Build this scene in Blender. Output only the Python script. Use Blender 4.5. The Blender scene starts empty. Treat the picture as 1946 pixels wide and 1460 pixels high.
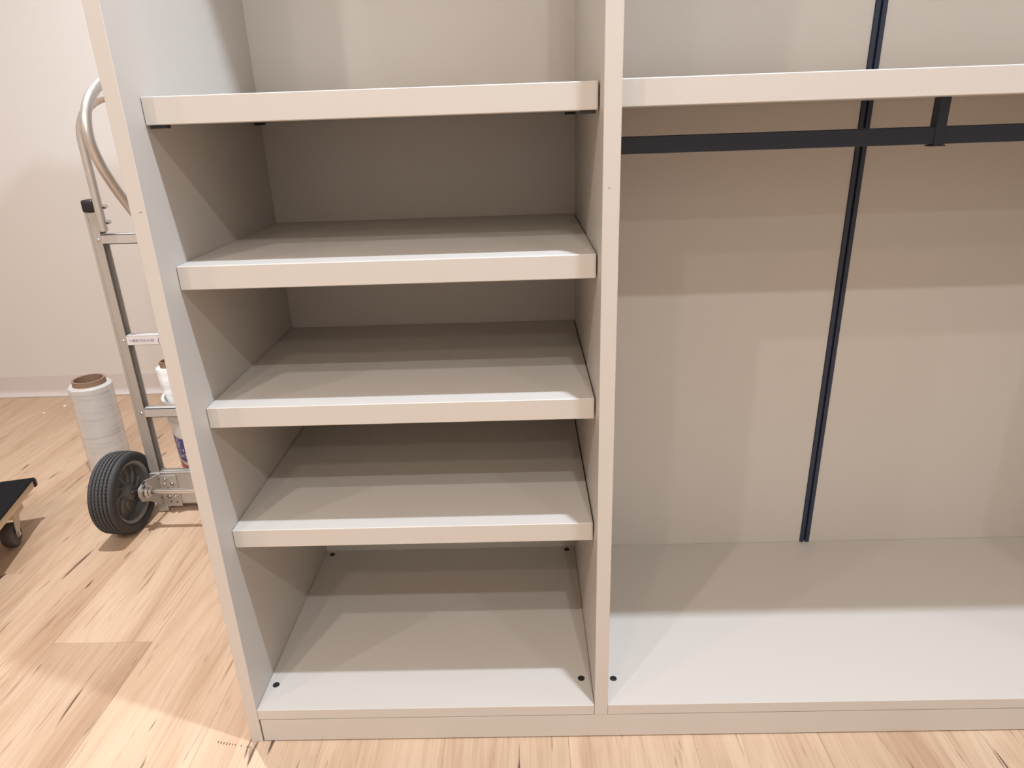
import bpy, bmesh, math, random
from mathutils import Vector, Matrix

random.seed(7)
scene = bpy.context.scene
COL = scene.collection

# ------------------------------------------------------------------ camera
yaw, pitch, roll = 0.0235, -0.3720, -0.0347
fwd = Vector((-math.sin(yaw) * math.cos(pitch), math.cos(yaw) * math.cos(pitch), math.sin(pitch)))
rgt = Vector((math.cos(yaw), math.sin(yaw), 0))
upv = rgt.cross(fwd)
r2 = rgt * math.cos(roll) + upv * math.sin(roll)
u2 = -rgt * math.sin(roll) + upv * math.cos(roll)
cd = bpy.data.cameras.new('camera')
cd.sensor_fit = 'HORIZONTAL'
cd.sensor_width = 36
cd.lens = 36 * 1302.35 / 1946
cd.clip_start = 0.05
cam = bpy.data.objects.new('camera', cd)
COL.objects.link(cam)
M = Matrix((r2, u2, -fwd)).transposed().to_4x4()
M.translation = Vector((0.5619, -1.0399, 1.1819))
cam.matrix_world = M
scene.camera = cam

# ------------------------------------------------------------------ world, lights, exposure
CEIL = 3.12
w = bpy.data.worlds.new('world')
w.use_nodes = True
w.node_tree.nodes['Background'].inputs[0].default_value = (0.8, 0.8, 0.8, 1)
w.node_tree.nodes['Background'].inputs[1].default_value = 0.02
scene.world = w
def lamp(x, y, power, col, spread, r=0.032):
    l = bpy.data.lights.new('ceiling_lamp', 'AREA')
    l.shape = 'DISK'
    l.size = r * 2
    l.energy = power
    l.color = col
    l.spread = math.radians(spread)
    o = bpy.data.objects.new('ceiling_lamp', l)
    COL.objects.link(o)
    o.location = (x, y, CEIL - 0.02)
for x, y, rgb, spread in (
        (0.87, -0.31, (50, 58, 68), 180),        # cool lamp close in front of the cabinet
        (2.40, -0.31, (7, 7, 7), 180),
        (-0.63, -1.72, (24, 22, 21), 180),
        (0.91, -2.22, (26, 26, 26), 180),
        (2.40, -2.22, (14, 14, 15), 180),
        (-2.00, -1.72, (22, 21, 20), 180),
        (-0.63, 0.72, (33, 34, 36), 125),        # recessed lamp above the hand truck
        (-0.50, -2.90, (20, 16, 14), 180),
        (0.90, -3.90, (25, 26, 24), 180)):  # added fill, no known fixture: lifts the dark backs of the shelf bays
    lamp(x, y, max(rgb), tuple(k / max(rgb) for k in rgb), spread)
vs = scene.view_settings
vs.view_transform = 'Standard'
vs.look = 'None'
vs.gamma = 1
vs.use_curve_mapping = False
vs.exposure = 0.0

# ------------------------------------------------------------------ materials
MATS = {}
def new_mat(name):
    m = bpy.data.materials.new(name)
    m.use_nodes = True
    nt = m.node_tree
    b = nt.nodes['Principled BSDF']
    MATS[name] = m
    return m, nt, b

def noise_mat(name, col, rough=0.5, var=0.03, scale=30, metal=0.0, bump=0.0, stretch=(1, 1, 1), spec=0.5):
    m, nt, b = new_mat(name)
    tc = nt.nodes.new('ShaderNodeTexCoord')
    mp = nt.nodes.new('ShaderNodeMapping')
    mp.inputs['Scale'].default_value = stretch
    nz = nt.nodes.new('ShaderNodeTexNoise')
    nz.inputs['Scale'].default_value = scale
    nz.inputs['Detail'].default_value = 4
    nt.links.new(tc.outputs['Object'], mp.inputs[0])
    nt.links.new(mp.outputs[0], nz.inputs['Vector'])
    mx = nt.nodes.new('ShaderNodeMix')
    mx.data_type = 'RGBA'
    mx.inputs[6].default_value = tuple(c * (1 - var) for c in col) + (1,)
    mx.inputs[7].default_value = tuple(min(1, c * (1 + var)) for c in col) + (1,)
    nt.links.new(nz.outputs['Fac'], mx.inputs[0])
    nt.links.new(mx.outputs[2], b.inputs['Base Color'])
    b.inputs['Roughness'].default_value = rough
    b.inputs['Metallic'].default_value = metal
    b.inputs['Specular IOR Level'].default_value = spec
    if bump:
        bp = nt.nodes.new('ShaderNodeBump')
        bp.inputs['Strength'].default_value = bump
        bp.inputs['Distance'].default_value = 0.002
        nt.links.new(nz.outputs['Fac'], bp.inputs['Height'])
        nt.links.new(bp.outputs[0], b.inputs['Normal'])
    return m

PANEL = noise_mat('greige_laminate', (0.575, 0.532, 0.484), 0.42, 0.012, 900, spec=0.4)
WALL = noise_mat('wall_paint', (0.69, 0.65, 0.61), 0.9, 0.015, 4, spec=0.2)
CEILM = noise_mat('ceiling_paint', (0.78, 0.76, 0.73), 0.9, 0.01, 5)
BASEM = noise_mat('vinyl_cove_base', (0.64, 0.58, 0.56), 0.55, 0.01, 8)
DARKGAP = noise_mat('dark_subfloor', (0.16, 0.10, 0.065), 0.9, 0.1, 20)
BLACKMET = noise_mat('blue_black_metal', (0.020, 0.030, 0.056), 0.45, 0.05, 300)
BLACKPL = noise_mat('black_plastic', (0.012, 0.012, 0.014), 0.45, 0.05, 80)
ALU = noise_mat('brushed_aluminium', (0.56, 0.53, 0.50), 0.45, 0.05, 60, metal=0.35, stretch=(1, 1, 0.05))
ALUD = noise_mat('grey_aluminium', (0.54, 0.52, 0.49), 0.42, 0.06, 60, metal=0.45, stretch=(1, 1, 0.05))
RUNGM = noise_mat('pale_aluminium', (0.60, 0.58, 0.57), 0.42, 0.04, 40, metal=0.25)
TUBEM = noise_mat('satin_aluminium_tube', (0.66, 0.63, 0.60), 0.34, 0.05, 40, metal=0.75)
CHROME = noise_mat('zinc_steel', (0.75, 0.75, 0.75), 0.18, 0.04, 50, metal=1.0)
RUBBER = noise_mat('tyre_rubber', (0.030, 0.030, 0.032), 0.6, 0.15, 160, bump=0.2)
TREADM = noise_mat('dusty_tread_rubber', (0.055, 0.055, 0.058), 0.75, 0.25, 260, bump=0.4)
RIMM = noise_mat('grey_plastic_rim', (0.15, 0.15, 0.15), 0.5, 0.06, 40)
RIMEDGE = noise_mat('light_grey_rim_edge', (0.27, 0.25, 0.23), 0.5, 0.06, 40)
CARD = noise_mat('cardboard_core', (0.30, 0.19, 0.125), 0.85, 0.12, 60, stretch=(1, 1, 6))
WHITEPL = noise_mat('white_plastic', (0.82, 0.81, 0.80), 0.35, 0.02, 20)
LABELM = noise_mat('white_label', (0.80, 0.78, 0.80), 0.5, 0.02, 20)
INK = noise_mat('blue_print', (0.14, 0.12, 0.32), 0.6, 0.05, 20)
MARK = noise_mat('black_ink', (0.05, 0.04, 0.035), 0.8, 0.1, 60)
MATTOP = noise_mat('black_carpet_mat', (0.012, 0.012, 0.013), 0.95, 0.4, 400, bump=0.6, spec=0.1)
PLY = noise_mat('bare_wood', (0.66, 0.50, 0.34), 0.7, 0.15, 14, stretch=(1, 8, 8))
CASTPL = noise_mat('cream_zinc_fork', (0.55, 0.51, 0.42), 0.45, 0.05, 30, metal=0.3)
CASTWH = noise_mat('mauve_grey_rubber', (0.085, 0.072, 0.075), 0.55, 0.08, 60)
CRUMB = noise_mat('white_crumb', (0.85, 0.80, 0.74), 0.8, 0.05, 60)

def wood_mat():
    m, nt, b = new_mat('oak_plank')
    N = nt.nodes.new
    L = nt.links.new
    tc = N('ShaderNodeTexCoord')
    oi = N('ShaderNodeObjectInfo')
    mul = N('ShaderNodeMath'); mul.operation = 'MULTIPLY'; mul.inputs[1].default_value = 137.0
    sep = N('ShaderNodeSeparateColor'); L(oi.outputs['Color'], sep.inputs[0])
    L(sep.outputs['Green'], mul.inputs[0])
    def nz(sx, sy, scale, detail, dist=0.0, rough=0.55, off=0.0):
        mp = N('ShaderNodeMapping'); mp.inputs['Scale'].default_value = (sx, sy, 1)
        mp.inputs['Location'].default_value = (off, off * 0.7, 0)
        L(tc.outputs['Object'], mp.inputs[0])
        n = N('ShaderNodeTexNoise'); n.noise_dimensions = '4D'
        n.inputs['Scale'].default_value = scale
        n.inputs['Detail'].default_value = detail
        n.inputs['Roughness'].default_value = rough
        n.inputs['Distortion'].default_value = dist
        L(mp.outputs[0], n.inputs['Vector'])
        L(mul.outputs[0], n.inputs['W'])
        return n
    def ramp(src, stops):
        r = N('ShaderNodeValToRGB')
        e = r.color_ramp.elements
        e[0].position, e[0].color = stops[0][0], stops[0][1]
        e[1].position, e[1].color = stops[1][0], stops[1][1]
        for p_, c_ in stops[2:]:
            k = e.new(p_); k.color = c_
        L(src, r.inputs[0])
        return r
    def mixc(fac, a, c, mode='MIX'):
        x = N('ShaderNodeMix'); x.data_type = 'RGBA'; x.blend_type = mode
        if isinstance(fac, float): x.inputs[0].default_value = fac
        else: L(fac, x.inputs[0])
        if isinstance(a, tuple): x.inputs[6].default_value = a
        else: L(a, x.inputs[6])
        if isinstance(c, tuple): x.inputs[7].default_value = c
        else: L(c, x.inputs[7])
        return x.outputs[2]
    big = nz(7, 0.8, 1.0, 3, 0.6)
    base = ramp(big.outputs['Fac'], [(0.30, (0.45, 0.295, 0.188, 1)), (0.72, (0.625, 0.468, 0.336, 1)), (0.5, (0.565, 0.402, 0.275, 1))])
    # per plank tone
    hs = ramp(sep.outputs['Red'], [(0.0, (0.80, 0.77, 0.74, 1)), (1.0, (1.04, 1.05, 1.06, 1))])
    c = mixc(1.0, base.outputs[0], hs.outputs[0], 'MULTIPLY')
    # cathedral figure: contour lines of a stretched noise field
    fld = nz(5, 0.55, 1.0, 1.5, 0.3)
    sc = N('ShaderNodeMath'); sc.operation = 'MULTIPLY'; sc.inputs[1].default_value = 150.0
    L(fld.outputs['Fac'], sc.inputs[0])
    sn = N('ShaderNodeMath'); sn.operation = 'SINE'; L(sc.outputs[0], sn.inputs[0])
    fig = ramp(sn.outputs[0], [(0.2, (1, 1, 1, 1)), (1.0, (0.86, 0.80, 0.76, 1))])
    c = mixc(0.38, c, fig.outputs[0], 'MULTIPLY')
    # fine grain
    fine = nz(220, 5, 1.0, 3, 0.2)
    fg = ramp(fine.outputs['Fac'], [(0.35, (0.80, 0.76, 0.73, 1)), (0.6, (1.03, 1.03, 1.03, 1))])
    c = mixc(0.45, c, fg.outputs[0], 'MULTIPLY')
    # brownish streaks
    st = nz(26, 1.5, 1.0, 4, 0.9, off=3.1)
    sf = ramp(st.outputs['Fac'], [(0.58, (0, 0, 0, 1)), (0.76, (1, 1, 1, 1))])
    c = mixc(sf.outputs[0], c, mixc(0.50, c, (0.34, 0.20, 0.125, 1)))
    # short brown dashes
    ds = nz(120, 7, 1.0, 2, 0.6, off=5.7)
    df = ramp(ds.outputs['Fac'], [(0.64, (0, 0, 0, 1)), (0.72, (0.75, 0.75, 0.75, 1))])
    c = mixc(df.outputs[0], c, (0.26, 0.145, 0.09, 1))
    # dark cracks
    ck = nz(46, 4.2, 1.0, 2.5, 0.5, rough=0.5, off=8.3)
    cf = ramp(ck.outputs['Fac'], [(0.672, (0, 0, 0, 1)), (0.705, (0.92, 0.92, 0.92, 1))])
    c = mixc(cf.outputs[0], c, (0.075, 0.042, 0.028, 1))
    L(c, b.inputs['Base Color'])
    b.inputs['Roughness'].default_value = 0.5
    b.inputs['Specular IOR Level'].default_value = 0.35
    bp = N('ShaderNodeBump'); bp.inputs['Strength'].default_value = 0.15; bp.inputs['Distance'].default_value = 0.001
    L(fine.outputs['Fac'], bp.inputs['Height'])
    L(bp.outputs[0], b.inputs['Normal'])
    return m
WOOD = wood_mat()

def film_mat(name, alpha, col=(0.86, 0.85, 0.84)):
    m, nt, b = new_mat(name)
    N = nt.nodes.new; L = nt.links.new
    tc = N('ShaderNodeTexCoord')
    mp = N('ShaderNodeMapping'); mp.inputs['Scale'].default_value = (9, 9, 90)
    nz = N('ShaderNodeTexNoise'); nz.inputs['Scale'].default_value = 1.0; nz.inputs['Detail'].default_value = 4
    L(tc.outputs['Object'], mp.inputs[0]); L(mp.outputs[0], nz.inputs['Vector'])
    r = N('ShaderNodeValToRGB')
    r.color_ramp.elements[0].position = 0.30; r.color_ramp.elements[0].color = tuple(k * 0.80 for k in col) + (1,)
    r.color_ramp.elements[1].position = 0.52; r.color_ramp.elements[1].color = col + (1,)
    L(nz.outputs['Fac'], r.inputs[0]); L(r.outputs[0], b.inputs['Base Color'])
    b.inputs['Roughness'].default_value = 0.22
    b.inputs['Subsurface Weight'].default_value = 0.0
    b.inputs['Alpha'].default_value = alpha
    bp = N('ShaderNodeBump'); bp.inputs['Strength'].default_value = 0.08; bp.inputs['Distance'].default_value = 0.001
    L(nz.outputs['Fac'], bp.inputs['Height']); L(bp.outputs[0], b.inputs['Normal'])
    return m
FILM = film_mat('stretch_film', 0.62)
FILM2 = film_mat('white_film', 1.0, (0.88, 0.87, 0.87))

def flag_mat():
    # printed stars-and-stripes band, laid out by height on the pail itself
    m, nt, b = new_mat('flag_print')
    N = nt.nodes.new; L = nt.links.new
    tc = N('ShaderNodeTexCoord')
    sep = N('ShaderNodeSeparateXYZ'); L(tc.outputs['Object'], sep.inputs[0])
    vo = N('ShaderNodeTexVoronoi'); vo.inputs['Scale'].default_value = 95; L(tc.outputs['Object'], vo.inputs['Vector'])
    st = N('ShaderNodeMath'); st.operation = 'LESS_THAN'; st.inputs[1].default_value = 0.34
    L(vo.outputs['Distance'], st.inputs[0])
    mx1 = N('ShaderNodeMix'); mx1.data_type = 'RGBA'
    mx1.inputs[6].default_value = (0.05, 0.05, 0.26, 1); mx1.inputs[7].default_value = (0.72, 0.72, 0.80, 1)
    L(st.outputs[0], mx1.inputs[0])
    nz = N('ShaderNodeTexNoise'); nz.inputs['Scale'].default_value = 9; L(tc.outputs['Object'], nz.inputs['Vector'])
    ad = N('ShaderNodeMath'); ad.operation = 'MULTIPLY_ADD'; ad.inputs[1].default_value = 0.05
    L(nz.outputs['Fac'], ad.inputs[0]); L(sep.outputs['Z'], ad.inputs[2])
    sc = N('ShaderNodeMath'); sc.operation = 'MULTIPLY'; sc.inputs[1].default_value = 190; L(ad.outputs[0], sc.inputs[0])
    sn = N('ShaderNodeMath'); sn.operation = 'SINE'; L(sc.outputs[0], sn.inputs[0])
    gt = N('ShaderNodeMath'); gt.operation = 'GREATER_THAN'; gt.inputs[1].default_value = 0.0; L(sn.outputs[0], gt.inputs[0])
    mx2 = N('ShaderNodeMix'); mx2.data_type = 'RGBA'
    mx2.inputs[6].default_value = (0.80, 0.76, 0.74, 1); mx2.inputs[7].default_value = (0.48, 0.04, 0.04, 1)
    L(gt.outputs[0], mx2.inputs[0])
    up = N('ShaderNodeMath'); up.operation = 'GREATER_THAN'; up.inputs[1].default_value = 0.135; L(sep.outputs['Z'], up.inputs[0])
    mx3 = N('ShaderNodeMix'); mx3.data_type = 'RGBA'; L(up.outputs[0], mx3.inputs[0])
    L(mx2.outputs[2], mx3.inputs[6]); L(mx1.outputs[2], mx3.inputs[7])
    L(mx3.outputs[2], b.inputs['Base Color'])
    b.inputs['Roughness'].default_value = 0.35
    return m
FLAG = flag_mat()

# ------------------------------------------------------------------ mesh helpers
def obj(name, bm, mat, parent=None, smooth=False, loc=None):
    me = bpy.data.meshes.new(name)
    bmesh.ops.recalc_face_normals(bm, faces=bm.faces)
    bm.to_mesh(me)
    bm.free()
    me.materials.append(mat)
    if smooth:
        for p_ in me.polygons: p_.use_smooth = True
        try:
            me.set_sharp_from_angle(angle=math.radians(38))
        except Exception:
            pass
    o = bpy.data.objects.new(name, me)
    COL.objects.link(o)
    if parent is not None: o.parent = parent
    if loc is not None: o.location = loc
    return o

def empty(name, loc, rz=0.0):
    o = bpy.data.objects.new(name, None)
    o.empty_display_size = 0.1
    COL.objects.link(o)
    o.location = loc
    o.rotation_euler = (0, 0, rz)
    return o

def tag(o, label=None, cat=None, group=None, kind=None):
    if label: o['label'] = label
    if cat: o['category'] = cat
    if group: o['group'] = group
    if kind: o['kind'] = kind
    return o

def box(x0, x1, y0, y1, z0, z1, bev=0.0, bm=None, seg=1):
    t = bmesh.new()
    r = bmesh.ops.create_cube(t, size=1)
    bmesh.ops.scale(t, vec=(x1 - x0, y1 - y0, z1 - z0), verts=t.verts)
    bmesh.ops.translate(t, vec=((x0 + x1) / 2, (y0 + y1) / 2, (z0 + z1) / 2), verts=t.verts)
    if bev:
        bmesh.ops.bevel(t, geom=list(t.edges), offset=bev, segments=seg, affect='EDGES', profile=0.5)
    return merge(bm, t)

def merge(bm, t):
    if bm is None: return t
    me = bpy.data.meshes.new('tmp')
    t.to_mesh(me); t.free()
    bm.from_mesh(me)
    bpy.data.meshes.remove(me)
    return bm

def frame_of(d):
    d = d.normalized()
    a = Vector((0, 0, 1)) if abs(d.z) < 0.9 else Vector((1, 0, 0))
    u = d.cross(a).normalized()
    return u, d.cross(u).normalized()

def tube(pts, r, seg=14, bm=None, cap=True):
    t = bmesh.new()
    pts = [Vector(p_) for p_ in pts]
    n = len(pts)
    rings = []
    u = None
    for i, p_ in enumerate(pts):
        d = (pts[min(i + 1, n - 1)] - pts[max(i - 1, 0)]).normalized()
        if u is None: u, v = frame_of(d)
        else:
            u = (u - d * u.dot(d)).normalized(); v = d.cross(u).normalized()
        rr = r[i] if isinstance(r, (list, tuple)) else r
        rings.append([t.verts.new(p_ + (u * math.cos(a) + v * math.sin(a)) * rr) for a in [2 * math.pi * k / seg for k in range(seg)]])
    for i in range(n - 1):
        for k in range(seg):
            t.faces.new((rings[i][k], rings[i][(k + 1) % seg], rings[i + 1][(k + 1) % seg], rings[i + 1][k]))
    if cap:
        t.faces.new(rings[0]); t.faces.new(rings[-1])
    return merge(bm, t)

def lathe(prof, axis='Z', seg=48, bm=None, closed=False, a0=0.0, a1=2 * math.pi):
    """prof: list of (radius, height) along the axis"""
    t = bmesh.new()
    full = abs(a1 - a0 - 2 * math.pi) < 1e-6
    cnt = seg if full else seg + 1
    rings = []
    for r, h in prof:
        ring = []
        for k in range(cnt):
            a = a0 + (a1 - a0) * k / seg
            c, s = math.cos(a) * r, math.sin(a) * r
            co = (c, s, h) if axis == 'Z' else (h, c, s)
            ring.append(t.verts.new(co))
        rings.append(ring)
    m_ = len(prof)
    for i in range(m_ if closed else m_ - 1):
        A, B = rings[i], rings[(i + 1) % m_]
        for k in range(seg):
            k2 = (k + 1) % cnt
            t.faces.new((A[k], A[k2], B[k2], B[k]))
    bmesh.ops.remove_doubles(t, verts=t.verts, dist=1e-6)
    return merge(bm, t)

def cyl(p0, p1, r, seg=20, bm=None):
    return tube([p0, p1], r, seg, bm)

def smooth_path(ctrl, sub=8):
    """Catmull-Rom through the control points"""
    P = [Vector(c) for c in ctrl]
    P = [P[0] * 2 - P[1]] + P + [P[-1] * 2 - P[-2]]
    out = []
    for i in range(1, len(P) - 2):
        for k in range(sub):
            t = k / sub
            a, b_, c, d = P[i - 1], P[i], P[i + 1], P[i + 2]
            out.append(0.5 * ((2 * b_) + (c - a) * t + (2 * a - 5 * b_ + 4 * c - d) * t * t + (3 * b_ - a - 3 * c + d) * t ** 3))
    out.append(P[-2])
    return out

def copy_tree(o, parent=None):
    c = o.copy(); COL.objects.link(c); c.parent = parent
    for ch in [k for k in bpy.data.objects if k.parent == o]: copy_tree(ch, c)
    return c

# ------------------------------------------------------------------ the room
X0, X1, Y0, Y1 = -3.4, 4.1, -4.2, 2.0
floor = tag(obj('floor', box(X0, X1, Y0, Y1, -0.06, -0.0075), DARKGAP), 'light oak plank floor with dark cracks and grain', kind='structure')
PW, PL = 0.252, 1.24
plank_meshes = {}
def plank(xa, xb, ya, yb, tone):
    ya, yb = max(ya, Y0), min(yb, Y1)
    xa, xb = max(xa, X0), min(xb, X1)
    if yb - ya < 0.02 or xb - xa < 0.02: return
    key = (round(xb - xa, 3), round(yb - ya, 3))
    g = 0.0002
    if key not in plank_meshes:
        o = obj('plank', box(-key[0] / 2 + g, key[0] / 2 - g, -key[1] / 2 + g, key[1] / 2 - g, -0.008, 0, 0.0003), WOOD, floor)
        plank_meshes[key] = o.data
    else:
        o = bpy.data.objects.new('plank', plank_meshes[key]); COL.objects.link(o); o.parent = floor
    o.location = ((xa + xb) / 2, (ya + yb) / 2, 0)
    o.color = (tone, random.random(), 0, 1)
k0 = math.floor((X0 + 0.381) / PW)
seams = {-1: 0.298, -3: 0.587}
for k in range(k0, int((X1 + 0.381) / PW) + 1):
    xa = -0.381 + k * PW
    off = seams.get(k, random.uniform(0, PL))
    j = off - PL * math.ceil((off - Y0) / PL)
    while j < Y1:
        tone = 0.25 if (k, round(j + PL, 3)) == (-1, 0.298) else 0.40 if (k, round(j, 3)) == (-3, 0.587) else random.uniform(0.6, 1.0)
        plank(xa, xa + PW, j, j + PL, tone)
        j += PL
# small printed marks on the boards beside the cabinet foot
bm = bmesh.new()
for i in range(12):
    fx = i / 11
    if i in (7, 9): continue
    x = -0.094 + 0.070 * fx; y = 0.002 - 0.014 * fx
    h = (0.0045 if i < 5 else 0.0026) * random.uniform(0.7, 1.1)
    box(x, x + 0.0018, y - h, y + h * 0.3, 0.0, 0.0003, bm=bm)
tag(obj('ink_mark', bm, MARK, floor), 'row of small black printed dashes')

tag(obj('wall_back', box(X0 - 0.1, X1 + 0.1, Y1, Y1 + 0.1, -0.06, CEIL + 0.1), WALL), 'plain warm beige painted wall behind the hand truck', kind='structure')
tag(obj('wall_left', box(X0 - 0.1, X0, Y0, Y1, -0.06, CEIL + 0.1), WALL), 'plain beige side wall on the left of the room', kind='structure')
tag(obj('wall_right', box(X1, X1 + 0.1, Y0, Y1, -0.06, CEIL + 0.1), WALL), 'plain beige side wall on the right of the room', kind='structure')
tag(obj('wall_front', box(X0 - 0.1, X1 + 0.1, Y0 - 0.1, Y0, -0.06, CEIL + 0.1), WALL), 'plain beige wall behind the camera', kind='structure')
tag(obj('ceiling', box(X0 - 0.1, X1 + 0.1, Y0 - 0.1, Y1 + 0.1, CEIL, CEIL + 0.08), CEILM), 'white painted ceiling', kind='structure')
# cove base: flat strip with a toe that curves out at the floor
bm = bmesh.new()
prof = [(Y1 - 0.0005, 0.101), (Y1 - 0.0035, 0.101), (Y1 - 0.0038, 0.030), (Y1 - 0.0055, 0.020), (Y1 - 0.011, 0.011), (Y1 - 0.021, 0.005), (Y1 - 0.022, 0.0012), (Y1 - 0.0005, 0.0012)]
for i in range(len(prof)):
    (ya, za), (yb, zb) = prof[i], prof[(i + 1) % len(prof)]
    v = [bm.verts.new(c) for c in ((X0, ya, za), (X1, ya, za), (X1, yb, zb), (X0, yb, zb))]
    bm.faces.new(v)
bmesh.ops.remove_doubles(bm, verts=bm.verts, dist=1e-6)
tag(obj('baseboard_back', bm, BASEM), 'pale pinkish vinyl cove base along the back wall', kind='structure')

# ------------------------------------------------------------------ wardrobe cabinet
W, T1, T2, HP, TB, D, REC = 0.68, 0.0235, 0.0256, 0.0588, 0.0254, 0.5425, 0.0525
XR = 1.895
TOP = 2.32
BZ = HP + TB
wd = tag(empty('wardrobe_cabinet', (0, 0, 0)), 'large open greige wardrobe cabinet with shelves and a dark hanging rod', 'cabinet')
E1 = 0.0007
def part(name, x0, x1, y0, y1, z0, z1, mat=PANEL, bev=E1, parent=wd):
    return obj(name, box(x0, x1, y0, y1, z0, z1, bev), mat, parent)
part('side_panel', -T1, 0, 0, D + 0.012, 0, TOP + 0.025)
part('side_panel', XR, XR + T1, 0, D + 0.012, 0, TOP + 0.025)
part('divider_panel', W, W + T2, 0, D, HP + 0.0003, TOP)
part('top_panel', 0.0003, XR - 0.0003, 0, D, TOP, TOP + 0.025)
bl = part('bottom_panel', 0.0004, W - 0.0006, 0.0004, D, HP + 0.0009, BZ)
br = part('bottom_panel', W + T2 + 0.0004, XR - 0.0004, 0.0004, D, HP + 0.0009, BZ)
part('plinth', 0.0030, XR - 0.003, 0.0008, 0.018, 0.0022, HP - 0.0012)
part('back_panel', -0.0005, W + T2 * 0.5, D + 0.0008, D + 0.0118, HP, TOP)
TX0, TX1 = 1.2883, 1.3125
part('back_panel', W + T2 * 0.5 + 0.0005, TX0, D + 0.0008, D + 0.0118, HP, TOP)
part('back_panel', TX1, XR + 0.0005, D + 0.0008, D + 0.0118, HP, TOP)
for zt, zb in ((0.9739, 0.9346), (0.7251, 0.6864), (0.4746, 0.4363)):
    part('shelf', 0.0008, W - 0.0022, REC, D - 0.0006, zb, zt, bev=0.0012)
fs = part('fixed_shelf', 0.0008, W - 0.0022, REC, D - 0.0006, 1.1871, 1.2269, bev=0.0012)
hs = part('hanging_shelf', W + T2 + 0.0004, XR - 0.0004, REC, D - 0.0006, 1.1894, 1.2286, bev=0.0012)
# dark fittings under the fixed shelf
for (x, y, sx, sy) in ((0.004, 0.058, 0.026, 0.012), (0.001, 0.500, 0.020, 0.014), (W - 0.028, 0.058, 0.023, 0.012), (W - 0.024, 0.500, 0.022, 0.014)):
    tag(part('shelf_fitting', x, x + sx, y, y + sy, 1.1821, 1.1871, BLACKPL, 0.0006, fs), 'small black shelf fitting')
tag(part('shelf_fitting', W + T2 + 0.0008, W + T2 + 0.006, 0.056, 0.066, 1.1855, 1.1894, BLACKPL, 0.0004, hs), 'small black shelf fitting')
# black screw caps in the bottom panels
def screw_cap(x, y, parent):
    bm = lathe([(0.0, 0.0012), (0.0018, 0.0012), (0.0026, 0.0022), (0.0040, 0.0022), (0.0046, 0.0014), (0.0058, 0.0014), (0.0070, 0.0008), (0.0072, -0.0005)], seg=24)
    o = obj('screw_cap', bm, BLACKPL, parent, smooth=True, loc=(x, y, BZ))
    return o
tag(screw_cap(0.018, 0.067, bl), 'round black screw cap')
for x, y in ((0.019, 0.527), (0.659, 0.071), (0.658, 0.529)): tag(screw_cap(x, y, bl), 'round black screw cap')
for x, y in ((0.7255, 0.069), (1.876, 0.069)): tag(screw_cap(x, y, br), 'round black screw cap')
# vertical slotted track in the middle of the wide bay
bm = bmesh.new()
box(TX0 + 0.0002, TX0 + 0.0095, D - 0.0030, D + 0.011, BZ, TOP, 0.0006, bm)
box(TX1 - 0.0100, TX1 - 0.0002, D - 0.0030, D + 0.011, BZ, TOP, 0.0006, bm)
box(TX0 + 0.009, TX1 - 0.009, D + 0.0050, D + 0.010, BZ, TOP, 0.0, bm)
tag(obj('slotted_track', bm, BLACKMET, wd), 'blue black vertical metal track')
# hanging rod with its centre support
rod = tag(part('hanging_rod', W + T2 + 0.0006, XR - 0.0006, 0.245, 0.263, 1.1127, 1.1420, BLACKMET, 0.0012), 'blue black flat metal hanging rod')
bm = bmesh.new()
box(1.2865, 1.3045, 0.2435, 0.2646, 1.1105, 1.1893, 0.0008, bm)
box(1.2830, 1.3080, 0.2425, 0.2656, 1.1088, 1.1112, 0.0006, bm)
tag(obj('rod_support', bm, BLACKMET, rod), 'dark bracket hanging the rod from the shelf')
# two scuffs on the front edges
part('scuff', W + 0.008, W + 0.0115, -0.0002, 0.0002, 1.0795, 1.0801, MARK, 0.0)
part('scuff', -0.010, -0.0055, -0.0002, 0.0002, 1.0662, 1.0668, MARK, 0.0)

# ------------------------------------------------------------------ hand truck
HX, HY = -0.480, 0.915                      # centre of the truck, back plane of its rails
ht = tag(empty('hand_truck', (HX, HY, 0)), 'silver aluminium hand truck with loop handle standing behind the cabinet', 'hand truck')
def rail(s):
    xa, xb = (-0.187, -0.156) if s < 0 else (0.156, 0.187)
    bm = bmesh.new()
    # C-shaped extrusion opening inward: web, two flanges, ridge on the back face
    web = (xa, xa + 0.003) if s < 0 else (xb - 0.003, xb)
    box(web[0], web[1], -0.004, 0.030, 0.004, 0.975, bm=bm)
    box(xa, xb, -0.004, -0.001, 0.004, 0.975, 0.0006, bm=bm)
    box(xa, xb, 0.027, 0.030, 0.004, 0.975, 0.0006, bm=bm)
    rx = xa if s < 0 else xb - 0.008
    box(rx, rx + 0.008, -0.0055, -0.003, 0.15, 0.975, 0.0006, bm=bm)
    o = obj('rail', bm, ALUD, ht)
    c = obj('end_cap', box(xa - 0.003, xb + 0.002, -0.008, 0.033, 0.968, 1.004, 0.007, seg=3), BLACKPL, o, smooth=True)
    tag(c, 'black plastic end cap')
    # foot sleeve
    f = obj('foot', box(xa - 0.002, xb + 0.003, -0.009, 0.034, 0.0025, 0.145, 0.002), ALUD, o)
    for z in (0.355, 0.592, 0.893):
        bm = lathe([(0.0, 0.003), (0.003, 0.0026), (0.0045, 0.0012), (0.005, 0.0)], seg=12)
        rv = obj('rivet', bm, CHROME, o, smooth=True, loc=((xa + xb) / 2 + 0.006, -0.004, z))
        rv.rotation_euler = (math.pi / 2, 0, 0)
    return o
rail(-1); rail(1)
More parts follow.
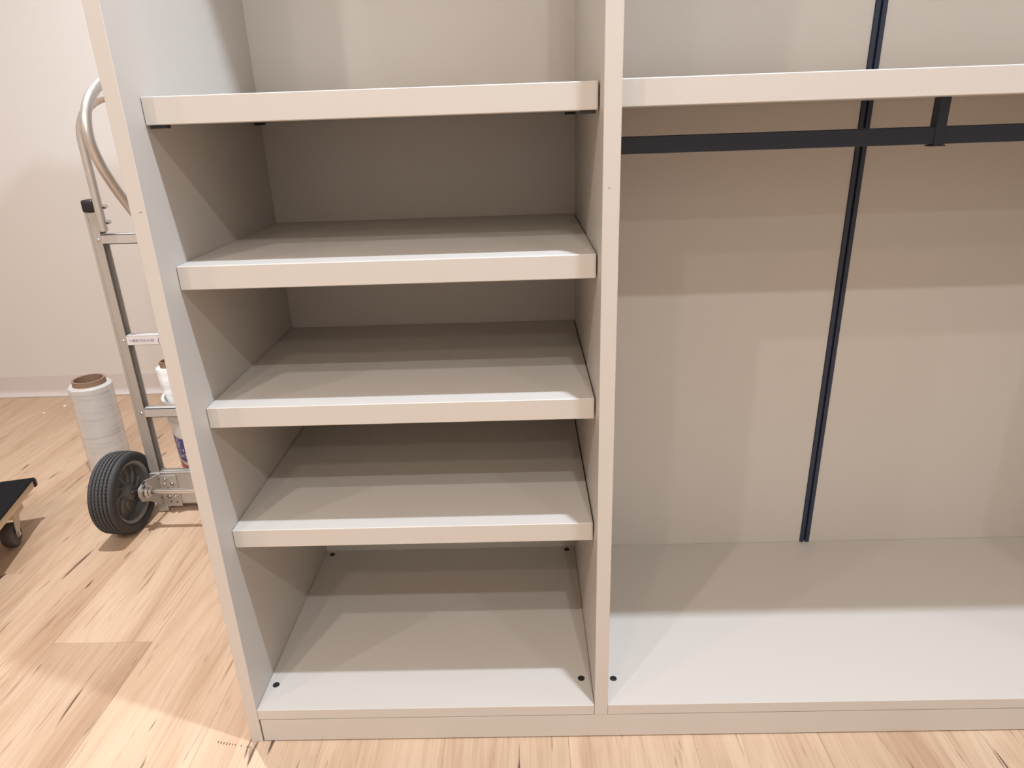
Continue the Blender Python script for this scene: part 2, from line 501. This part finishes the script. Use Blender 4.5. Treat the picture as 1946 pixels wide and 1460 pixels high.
def rung(z0, z1):
    bm = bmesh.new()
    # open channel with its flat side to the rear
    box(-0.1545, 0.1545, -0.0065, -0.0035, z0, z1, 0.0006, bm)
    box(-0.1545, 0.1545, -0.0065, 0.024, z1 - 0.003, z1, 0.0006, bm)
    box(-0.1545, 0.1545, -0.0065, 0.024, z0, z0 + 0.003, 0.0006, bm)
    return obj('rung', bm, RUNGM, ht)
rung(0.340, 0.371)
rg = rung(0.578, 0.608)
rung(0.880, 0.908)
tag(obj('phone_label', box(-0.1535, 0.1535, -0.0074, -0.0066, 0.5795, 0.6065), LABELM, rg), 'white sticker strip')
def text(body, x, z, size, mat, parent):
    cu = bpy.data.curves.new('txt', 'FONT')
    cu.body = body; cu.size = size; cu.extrude = 0.0002
    t = bpy.data.objects.new('txt', cu); COL.objects.link(t)
    bpy.context.view_layer.update()
    me = bpy.data.meshes.new_from_object(t.evaluated_get(bpy.context.evaluated_depsgraph_get()))
    bpy.data.objects.remove(t)
    me.materials.clear(); me.materials.append(mat)
    o = bpy.data.objects.new('phone_lettering', me); COL.objects.link(o)
    o.parent = parent; o.location = (x, -0.0077, z); o.rotation_euler = (math.pi / 2, 0, 0)
    return o
tag(text('1-800-753-5107', -0.146, 0.5890, 0.0118, INK, rg), 'blue printed phone number')
tag(text('(', -0.0610, 0.5855, 0.022, INK, rg), 'blue printed bracket')
# upper handle: U tube inside both rails
def arc(cx, cz, r, a0, a1, y, n=10):
    return [(cx + r * math.cos(a0 + (a1 - a0) * i / n), y, cz + r * math.sin(a0 + (a1 - a0) * i / n)) for i in range(n + 1)]
hy = -0.010
pts = [(-0.139, hy, 0.918), (-0.139, hy, 1.155)] + arc(-0.139 + 0.105, 1.160, 0.105, math.pi, math.pi / 2, hy)[0:] + arc(0.139 - 0.105, 1.160, 0.105, math.pi / 2, 0, hy) + [(0.139, hy, 1.155), (0.139, hy, 0.918)]
uh = tag(obj('handle_frame', tube(pts, 0.0115, 16), TUBEM, ht, smooth=True), 'bent aluminium tube joining both rails')
for s in (-1, 1):
    for z in (0.943, 0.985):
        bm = cyl((s * 0.126, hy, z), (s * 0.117, hy, z), 0.0065, 6)
        cyl((s * 0.118, hy, z), (s * 0.113, hy, z), 0.0035, 10, bm)
        obj('bolt', bm, CHROME, uh)
# vertical loop grip on the centre line
lp = [(0, 0.004, 1.262), (0, -0.020, 1.290), (0, -0.060, 1.303), (0, -0.105, 1.292), (0, -0.160, 1.262), (0, -0.196, 1.222), (0, -0.208, 1.165), (0, -0.190, 1.110), (0, -0.158, 1.060), (0, -0.113, 1.004), (0, -0.058, 0.946), (0, -0.010, 0.902)]
tag(obj('loop_grip', tube(smooth_path(lp, 6), 0.0125, 18), TUBEM, ht, smooth=True), 'curved satin tube grip')
# lower cross plate, toe plate
bm = bmesh.new()
box(-0.150, 0.150, -0.006, 0.000, 0.030, 0.148, 0.0012, bm)
box(-0.150, 0.150, -0.009, 0.020, 0.142, 0.148, 0.0012, bm)
obj('cross_plate', bm, ALU, ht)
for s in (-1, 1):
    bm = bmesh.new()
    box(min(s * 0.102, s * 0.153), max(s * 0.102, s * 0.153), -0.0105, -0.006, 0.022, 0.138, 0.0015, bm)
    gp = obj('gusset_plate', bm, ALUD, ht)
    for bx, bz in ((0.138, 0.126), (0.142, 0.108), (0.118, 0.109), (0.136, 0.062), (0.116, 0.062)):
        b2 = cyl((s * bx, -0.010, bz), (s * bx, -0.016, bz), 0.0068, 6)
        cyl((s * bx, -0.015, bz), (s * bx, -0.020, bz), 0.0036, 10, b2)
        obj('bolt', b2, CHROME, gp)
    for bx, bz in ((0.136, 0.090), (0.136, 0.040), (0.116, 0.038)):
        obj('bolt_hole', cyl((s * bx, -0.0100, bz), (s * bx, -0.0109, bz), 0.0028, 10), BLACKPL, gp)
obj('toe_plate', box(-0.170, 0.170, 0.034, 0.300, 0.001, 0.009, 0.0012), ALU, ht)
# axle, brackets, wheels
AY, AZ = -0.098, 0.129
tag(obj('axle', cyl((-0.235, AY, AZ), (0.235, AY, AZ), 0.0085, 20), CHROME, ht, smooth=True), 'bright steel axle')
def bracket(s):
    bm = bmesh.new()
    prof = [(-0.124, 0.150), (-0.085, 0.160), (-0.030, 0.146), (0.004, 0.138), (0.004, 0.042), (-0.026, 0.040), (-0.085, 0.088), (-0.118, 0.104), (-0.128, 0.128)]
    xa, xb = s * 0.158, s * 0.163
    va = [bm.verts.new((xa, y, z)) for y, z in prof]; vb = [bm.verts.new((xb, y, z)) for y, z in prof]
    bm.faces.new(va); bm.faces.new(vb)
    for i in range(len(prof)):
        j = (i + 1) % len(prof)
        bm.faces.new((va[i], va[j], vb[j], vb[i]))
    o = obj('wheel_bracket', bm, ALUD, ht)
    b2 = cyl((s * 0.170, AY, AZ), (s * 0.148, AY, AZ), 0.022, 24)
    cyl((s * 0.152, AY, AZ), (s * 0.140, AY, AZ), 0.0145, 24, b2)
    obj('axle_collar', b2, CHROME, o, smooth=True)
    obj('bolt', cyl((s * 0.156, AY - 0.004, AZ + 0.030), (s * 0.146, AY - 0.004, AZ + 0.030), 0.008, 6), CHROME, o)
    for y, z in ((-0.052, 0.098), (-0.020, 0.062), (-0.012, 0.126)):
        obj('bolt_hole', cyl((s * 0.1585, y, z), (s * 0.1572, y, z), 0.0042 if y < -0.04 else 0.003, 10), BLACKPL, o)
    return o
bracket(-1); bracket(1)
def wheel(s):
    # built in its own frame: x along the axle, +x toward the truck's middle for the left wheel
    R = 0.129; hw = 0.040
    rim = obj('wheel', lathe([(0.022, -0.014), (0.086, -0.012), (0.089, -0.024), (0.097, -0.026), (0.097, 0.026), (0.0925, 0.027), (0.089, 0.022), (0.086, -0.002), (0.022, 0.004)], 'X', 56, closed=True), RIMM, ht, smooth=True)
    rim.location = (s * 0.225, AY, AZ)
    if s > 0: rim.rotation_euler = (0, 0, math.pi)
    # tyre: ribbed tread whose groove walls zigzag round the wheel
    ribs = 6
    x0, x1 = -0.033, 0.033
    wr = (x1 - x0) / ribs
    prof = [(0.0968, -0.030, 0), (0.102, -0.036, 0), (0.110, -0.0395, 0), (0.118, -0.039, 0), (0.1235, -0.036, 0)]
    for i in range(ribs):
        a = x0 + i * wr
        crown = 0.0032 * (((a + wr / 2) / 0.031) ** 2)
        prof += [(R - crown - 0.0004, a + 0.0012, 1), (R - crown, a + wr * 0.3, 1), (R - crown, a + wr * 0.7, 1), (R - crown - 0.0004, a + wr - 0.0026, 1)]
        if i < ribs - 1: prof += [(R - crown - 0.006, a + wr - 0.0020, 1), (R - crown - 0.006, a + wr + 0.0004, 1)]
    prof += [(0.1235, 0.036, 0), (0.118, 0.039, 0), (0.110, 0.0395, 0), (0.102, 0.036, 0), (0.0968, 0.030, 0)]
    seg = 150
    bm = bmesh.new()
    rings = []
    for r, h, z in prof:
        ring = []
        for k in range(seg):
            th = 2 * math.pi * k / seg
            hx = h + z * (0.0013 if (k // 1) % 2 else -0.0013)
            ring.append(bm.verts.new((hx, r * math.cos(th), r * math.sin(th))))
        rings.append(ring)
    for i in range(len(rings)):
        A, B = rings[i], rings[(i + 1) % len(rings)]
        for k in range(seg): bm.faces.new((A[k], A[(k + 1) % seg], B[(k + 1) % seg], B[k]))
    ty = obj('tyre', bm, RUBBER, rim, smooth=True)
    ty.data.materials.append(TREADM)
    for p_ in ty.data.polygons:
        c = p_.center
        if math.hypot(c.y, c.z) > R - 0.0046 and abs(c.x) < 0.031: p_.material_index = 1
    tag(ty, 'black ribbed rubber tyre')
    obj('rim_edge', lathe([(0.0885, 0.0265), (0.0975, 0.0315), (0.0975, 0.0255), (0.0890, 0.0205)], 'X', 56, closed=True), RIMEDGE, rim, smooth=True)
    obj('hub', lathe([(0.010, -0.020), (0.026, -0.018), (0.027, 0.014), (0.024, 0.026), (0.010, 0.028)], 'X', 28, closed=True), RIMM, rim, smooth=True)
    for k in range(9):
        a = 2 * math.pi * k / 9 + 0.2
        bm = bmesh.new()
        m_ = 9
        va = []
        for i in range(m_ + 1):
            t = i / m_
            r = 0.024 + (0.0880 - 0.024) * t
            th = a + 0.62 * t ** 1.6
            nx, ny = -math.sin(th), math.cos(th)
            row = []
            for (o_, h) in ((-0.0011, -0.003), (-0.0010, 0.007 + 0.006 * (1 - t) ** 2), (0.0010, 0.007 + 0.006 * (1 - t) ** 2), (0.0011, -0.003)):
                row.append(bm.verts.new((h, r * math.cos(th) + nx * o_, r * math.sin(th) + ny * o_)))
            va.append(row)
        for i in range(m_):
            for q in range(3): bm.faces.new((va[i][q], va[i][q + 1], va[i + 1][q + 1], va[i + 1][q]))
        obj('spoke', bm, RIMEDGE, rim)
    return rim
wheel(-1); wheel(1)

# ------------------------------------------------------------------ pail on the toe plate, with a film roll standing in it
PX, PY, PZ = -0.506, 1.098, 0.0092
pail = empty('plastic_pail', (PX, PY, PZ))
tag(pail, 'white plastic pail with stars and stripes print standing behind the hand truck', 'pail')
HB = 0.350
def pr(z): return 0.133 + 0.014 * z / HB
prof = [(0.0, 0.0), (0.129, 0.0), (0.133, 0.004), (pr(0.265), 0.265), (pr(0.265) + 0.005, 0.268), (pr(0.28) + 0.005, 0.280), (pr(0.28), 0.283), (pr(0.318), 0.318), (pr(0.318) + 0.006, 0.321), (pr(HB) + 0.006, HB - 0.004), (pr(HB) + 0.003, HB), (pr(HB) - 0.003, HB - 0.002), (pr(HB) - 0.004, 0.31), (0.130, 0.008), (0.0, 0.006)]
obj('body', lathe(prof, seg=64), WHITEPL, pail, smooth=True)
lab = []
for i in range(2):
    z = 0.040 + 0.183 * i
    lab.append((pr(z) + 0.0006, z))
tag(obj('flag_label', lathe(lab, seg=40, a0=math.radians(95), a1=math.radians(265)), FLAG, pail, smooth=True), 'printed stars and stripes band')
hp_ = []
for i in range(25):
    a = math.pi * i / 24
    hp_.append((-math.cos(a) * 0.157, -math.sin(a) * 0.157 * 0.98 , 0.318 - math.sin(a) * 0.050))
hnd = obj('bail_handle', tube([(x * math.cos(0.9) - y * math.sin(0.9), x * math.sin(0.9) + y * math.cos(0.9), z) for x, y, z in [(p_[0], -p_[1], p_[2]) for p_ in hp_]], 0.0025, 8), WHITEPL, pail, smooth=True)
# film roll leaning in the pail
r2o = empty('film_roll', (-0.588, 1.095, PZ + 0.009))
r2o.rotation_euler = (0, math.radians(-4.5), 0)
tag(r2o, 'white film roll leaning upright inside the pail', 'film roll')
obj('wrap', lathe([(0.033, 0.0), (0.047, 0.0), (0.048, 0.003), (0.048, 0.428), (0.046, 0.431), (0.033, 0.431)], seg=40, closed=True), FILM2, r2o, smooth=True)
tag(obj('core', lathe([(0.027, -0.0002), (0.0325, -0.0002), (0.0325, 0.450), (0.027, 0.450)], seg=32, closed=True), CARD, r2o, smooth=True), 'brown cardboard core')

# ------------------------------------------------------------------ stretch film roll on the floor
fr = empty('film_roll', (-1.014, 1.245, 0))
tag(fr, 'big clear stretch film roll standing on the floor beside the wheel', 'film roll')
prof = [(0.055, 0.0)]
for i in range(30):
    z = 0.002 + 0.328 * i / 29
    prof.append((0.0708 + 0.0002 * math.sin(i * 2.1), z))
prof += [(0.066, 0.335), (0.055, 0.336)]
obj('wrap', lathe(prof, seg=56, closed=True), FILM, fr, smooth=True)
tag(obj('core', lathe([(0.047, 0.0002), (0.0535, 0.0002), (0.0535, 0.354), (0.047, 0.354)], seg=48, closed=True), CARD, fr, smooth=True), 'brown cardboard core')

# ------------------------------------------------------------------ furniture dolly
ang = math.atan2(-0.965, 0.262)
dl = empty('furniture_dolly', (-1.024, 0.880, 0), ang)      # local x runs along the long side, y < 0 is toward the deck's inside
tag(dl, 'black topped wooden furniture dolly on casters at the left edge', 'dolly')
LW, LL = 0.46, 0.76
sgn = -1.0
# local: x 0..LL, y 0..sgn*LW
def dbox(name, x0, x1, y0, y1, z0, z1, mat, bev=0.001, parent=dl):
    return obj(name, box(x0, x1, min(sgn * y0, sgn * y1), max(sgn * y0, sgn * y1), z0, z1, bev), mat, parent)
tag(dbox('deck', 0.002, LL - 0.002, 0.002, LW - 0.002, 0.126, 0.150, PLY), 'bare wooden deck board')
tag(dbox('mat', 0, LL, 0, LW, 0.150, 0.155, MATTOP, 0.0015), 'black carpet mat')
for (cx, cy) in ((0, 0), (LL, 0), (0, LW), (LL, LW)):
    x0, x1 = (cx - 0.0035, cx + 0.014) if cx == 0 else (cx - 0.014, cx + 0.0035)
    y0, y1 = (cy - 0.0035, cy + 0.014) if cy == 0 else (cy - 0.014, cy + 0.0035)
    tag(dbox('corner_bumper', x0, x1, y0, y1, 0.124, 0.1535, BLACKPL, 0.004), 'black rubber corner')
for x in (0.105, LL - 0.175): dbox('cleat', x, x + 0.07, 0.006, LW - 0.006, 0.104, 0.126, PLY)
def caster(x, y):
    pl = dbox('caster', x - 0.032, x + 0.032, y - 0.030, y + 0.030, 0.100, 0.104, CASTPL, 0.001)
    bm = lathe([(0.0, 0.100), (0.020, 0.100), (0.022, 0.092), (0.0, 0.090)], seg=20)
    for v in bm.verts: v.co.x += x; v.co.y += sgn * y
    obj('swivel', bm, CASTPL, pl, smooth=True)
    bm = bmesh.new()
    for s in (-1, 1):
        prof = [(-0.020, 0.092), (0.022, 0.092), (0.030, 0.060), (0.028, 0.030), (0.016, 0.028), (-0.004, 0.062)]
        ya, yb = s * 0.0185, s * 0.0210
        A = [bm.verts.new((x + a_, sgn * y + ya, z)) for a_, z in prof]; B = [bm.verts.new((x + a_, sgn * y + yb, z)) for a_, z in prof]
        bm.faces.new(A); bm.faces.new(B)
        for i in range(len(prof)):
            j = (i + 1) % len(prof); bm.faces.new((A[i], A[j], B[j], B[i]))
    box(x - 0.020, x + 0.022, sgn * y - 0.021, sgn * y + 0.021, 0.0895, 0.092, bm=bm)
    obj('fork', bm, CASTPL, pl)
    wp = [(0.006, -0.015), (0.022, -0.013), (0.026, -0.0155), (0.034, -0.0155), (0.0375, -0.011), (0.0380, 0.0), (0.0375, 0.011), (0.034, 0.0155), (0.026, 0.0155), (0.022, 0.013), (0.006, 0.015)]
    bm = bmesh.new()
    lathe(wp, 'X', 36, bm, closed=True)
    bmesh.ops.rotate(bm, verts=bm.verts, cent=(0, 0, 0), matrix=Matrix.Rotation(math.pi / 2, 3, 'Z'))
    for v in bm.verts: v.co += Vector((x + 0.022, sgn * y, 0.038))
    obj('caster_wheel', bm, CASTWH, pl, smooth=True)
    obj('axle_nut', cyl((x + 0.022, sgn * y - 0.025, 0.038), (x + 0.022, sgn * y + 0.025, 0.038), 0.006, 6), CHROME, pl)
caster(0.120, 0.045); caster(LL - 0.14, 0.045); caster(0.120, LW - 0.045); caster(LL - 0.14, LW - 0.045)

# ------------------------------------------------------------------ crumbs on the floor by the wall
spots = [(-1.571, 1.845, 0.007, 'largest white crumb on the floor near the cove base'),
         (-1.620, 1.770, 0.0055, 'white crumb on the floor farthest left of the crumbs'),
         (-1.503, 1.862, 0.0045, 'small white crumb on the floor closest to the film roll')]
for x, y, r, lb in spots:
    bm = bmesh.new()
    bmesh.ops.create_icosphere(bm, subdivisions=2, radius=r)
    for v in bm.verts:
        v.co *= 1 + 0.25 * math.sin(v.co.x * 900 + x * 50) * math.cos(v.co.y * 700)
        v.co.z = max(v.co.z * 0.8, -r * 0.6)
    zmin = min(v.co.z for v in bm.verts)
    for v in bm.verts: v.co.z -= zmin
    tag(obj('plaster_crumb', bm, CRUMB, loc=(x, y, 0.0)), lb, 'crumb', 'white crumbs by the wall')
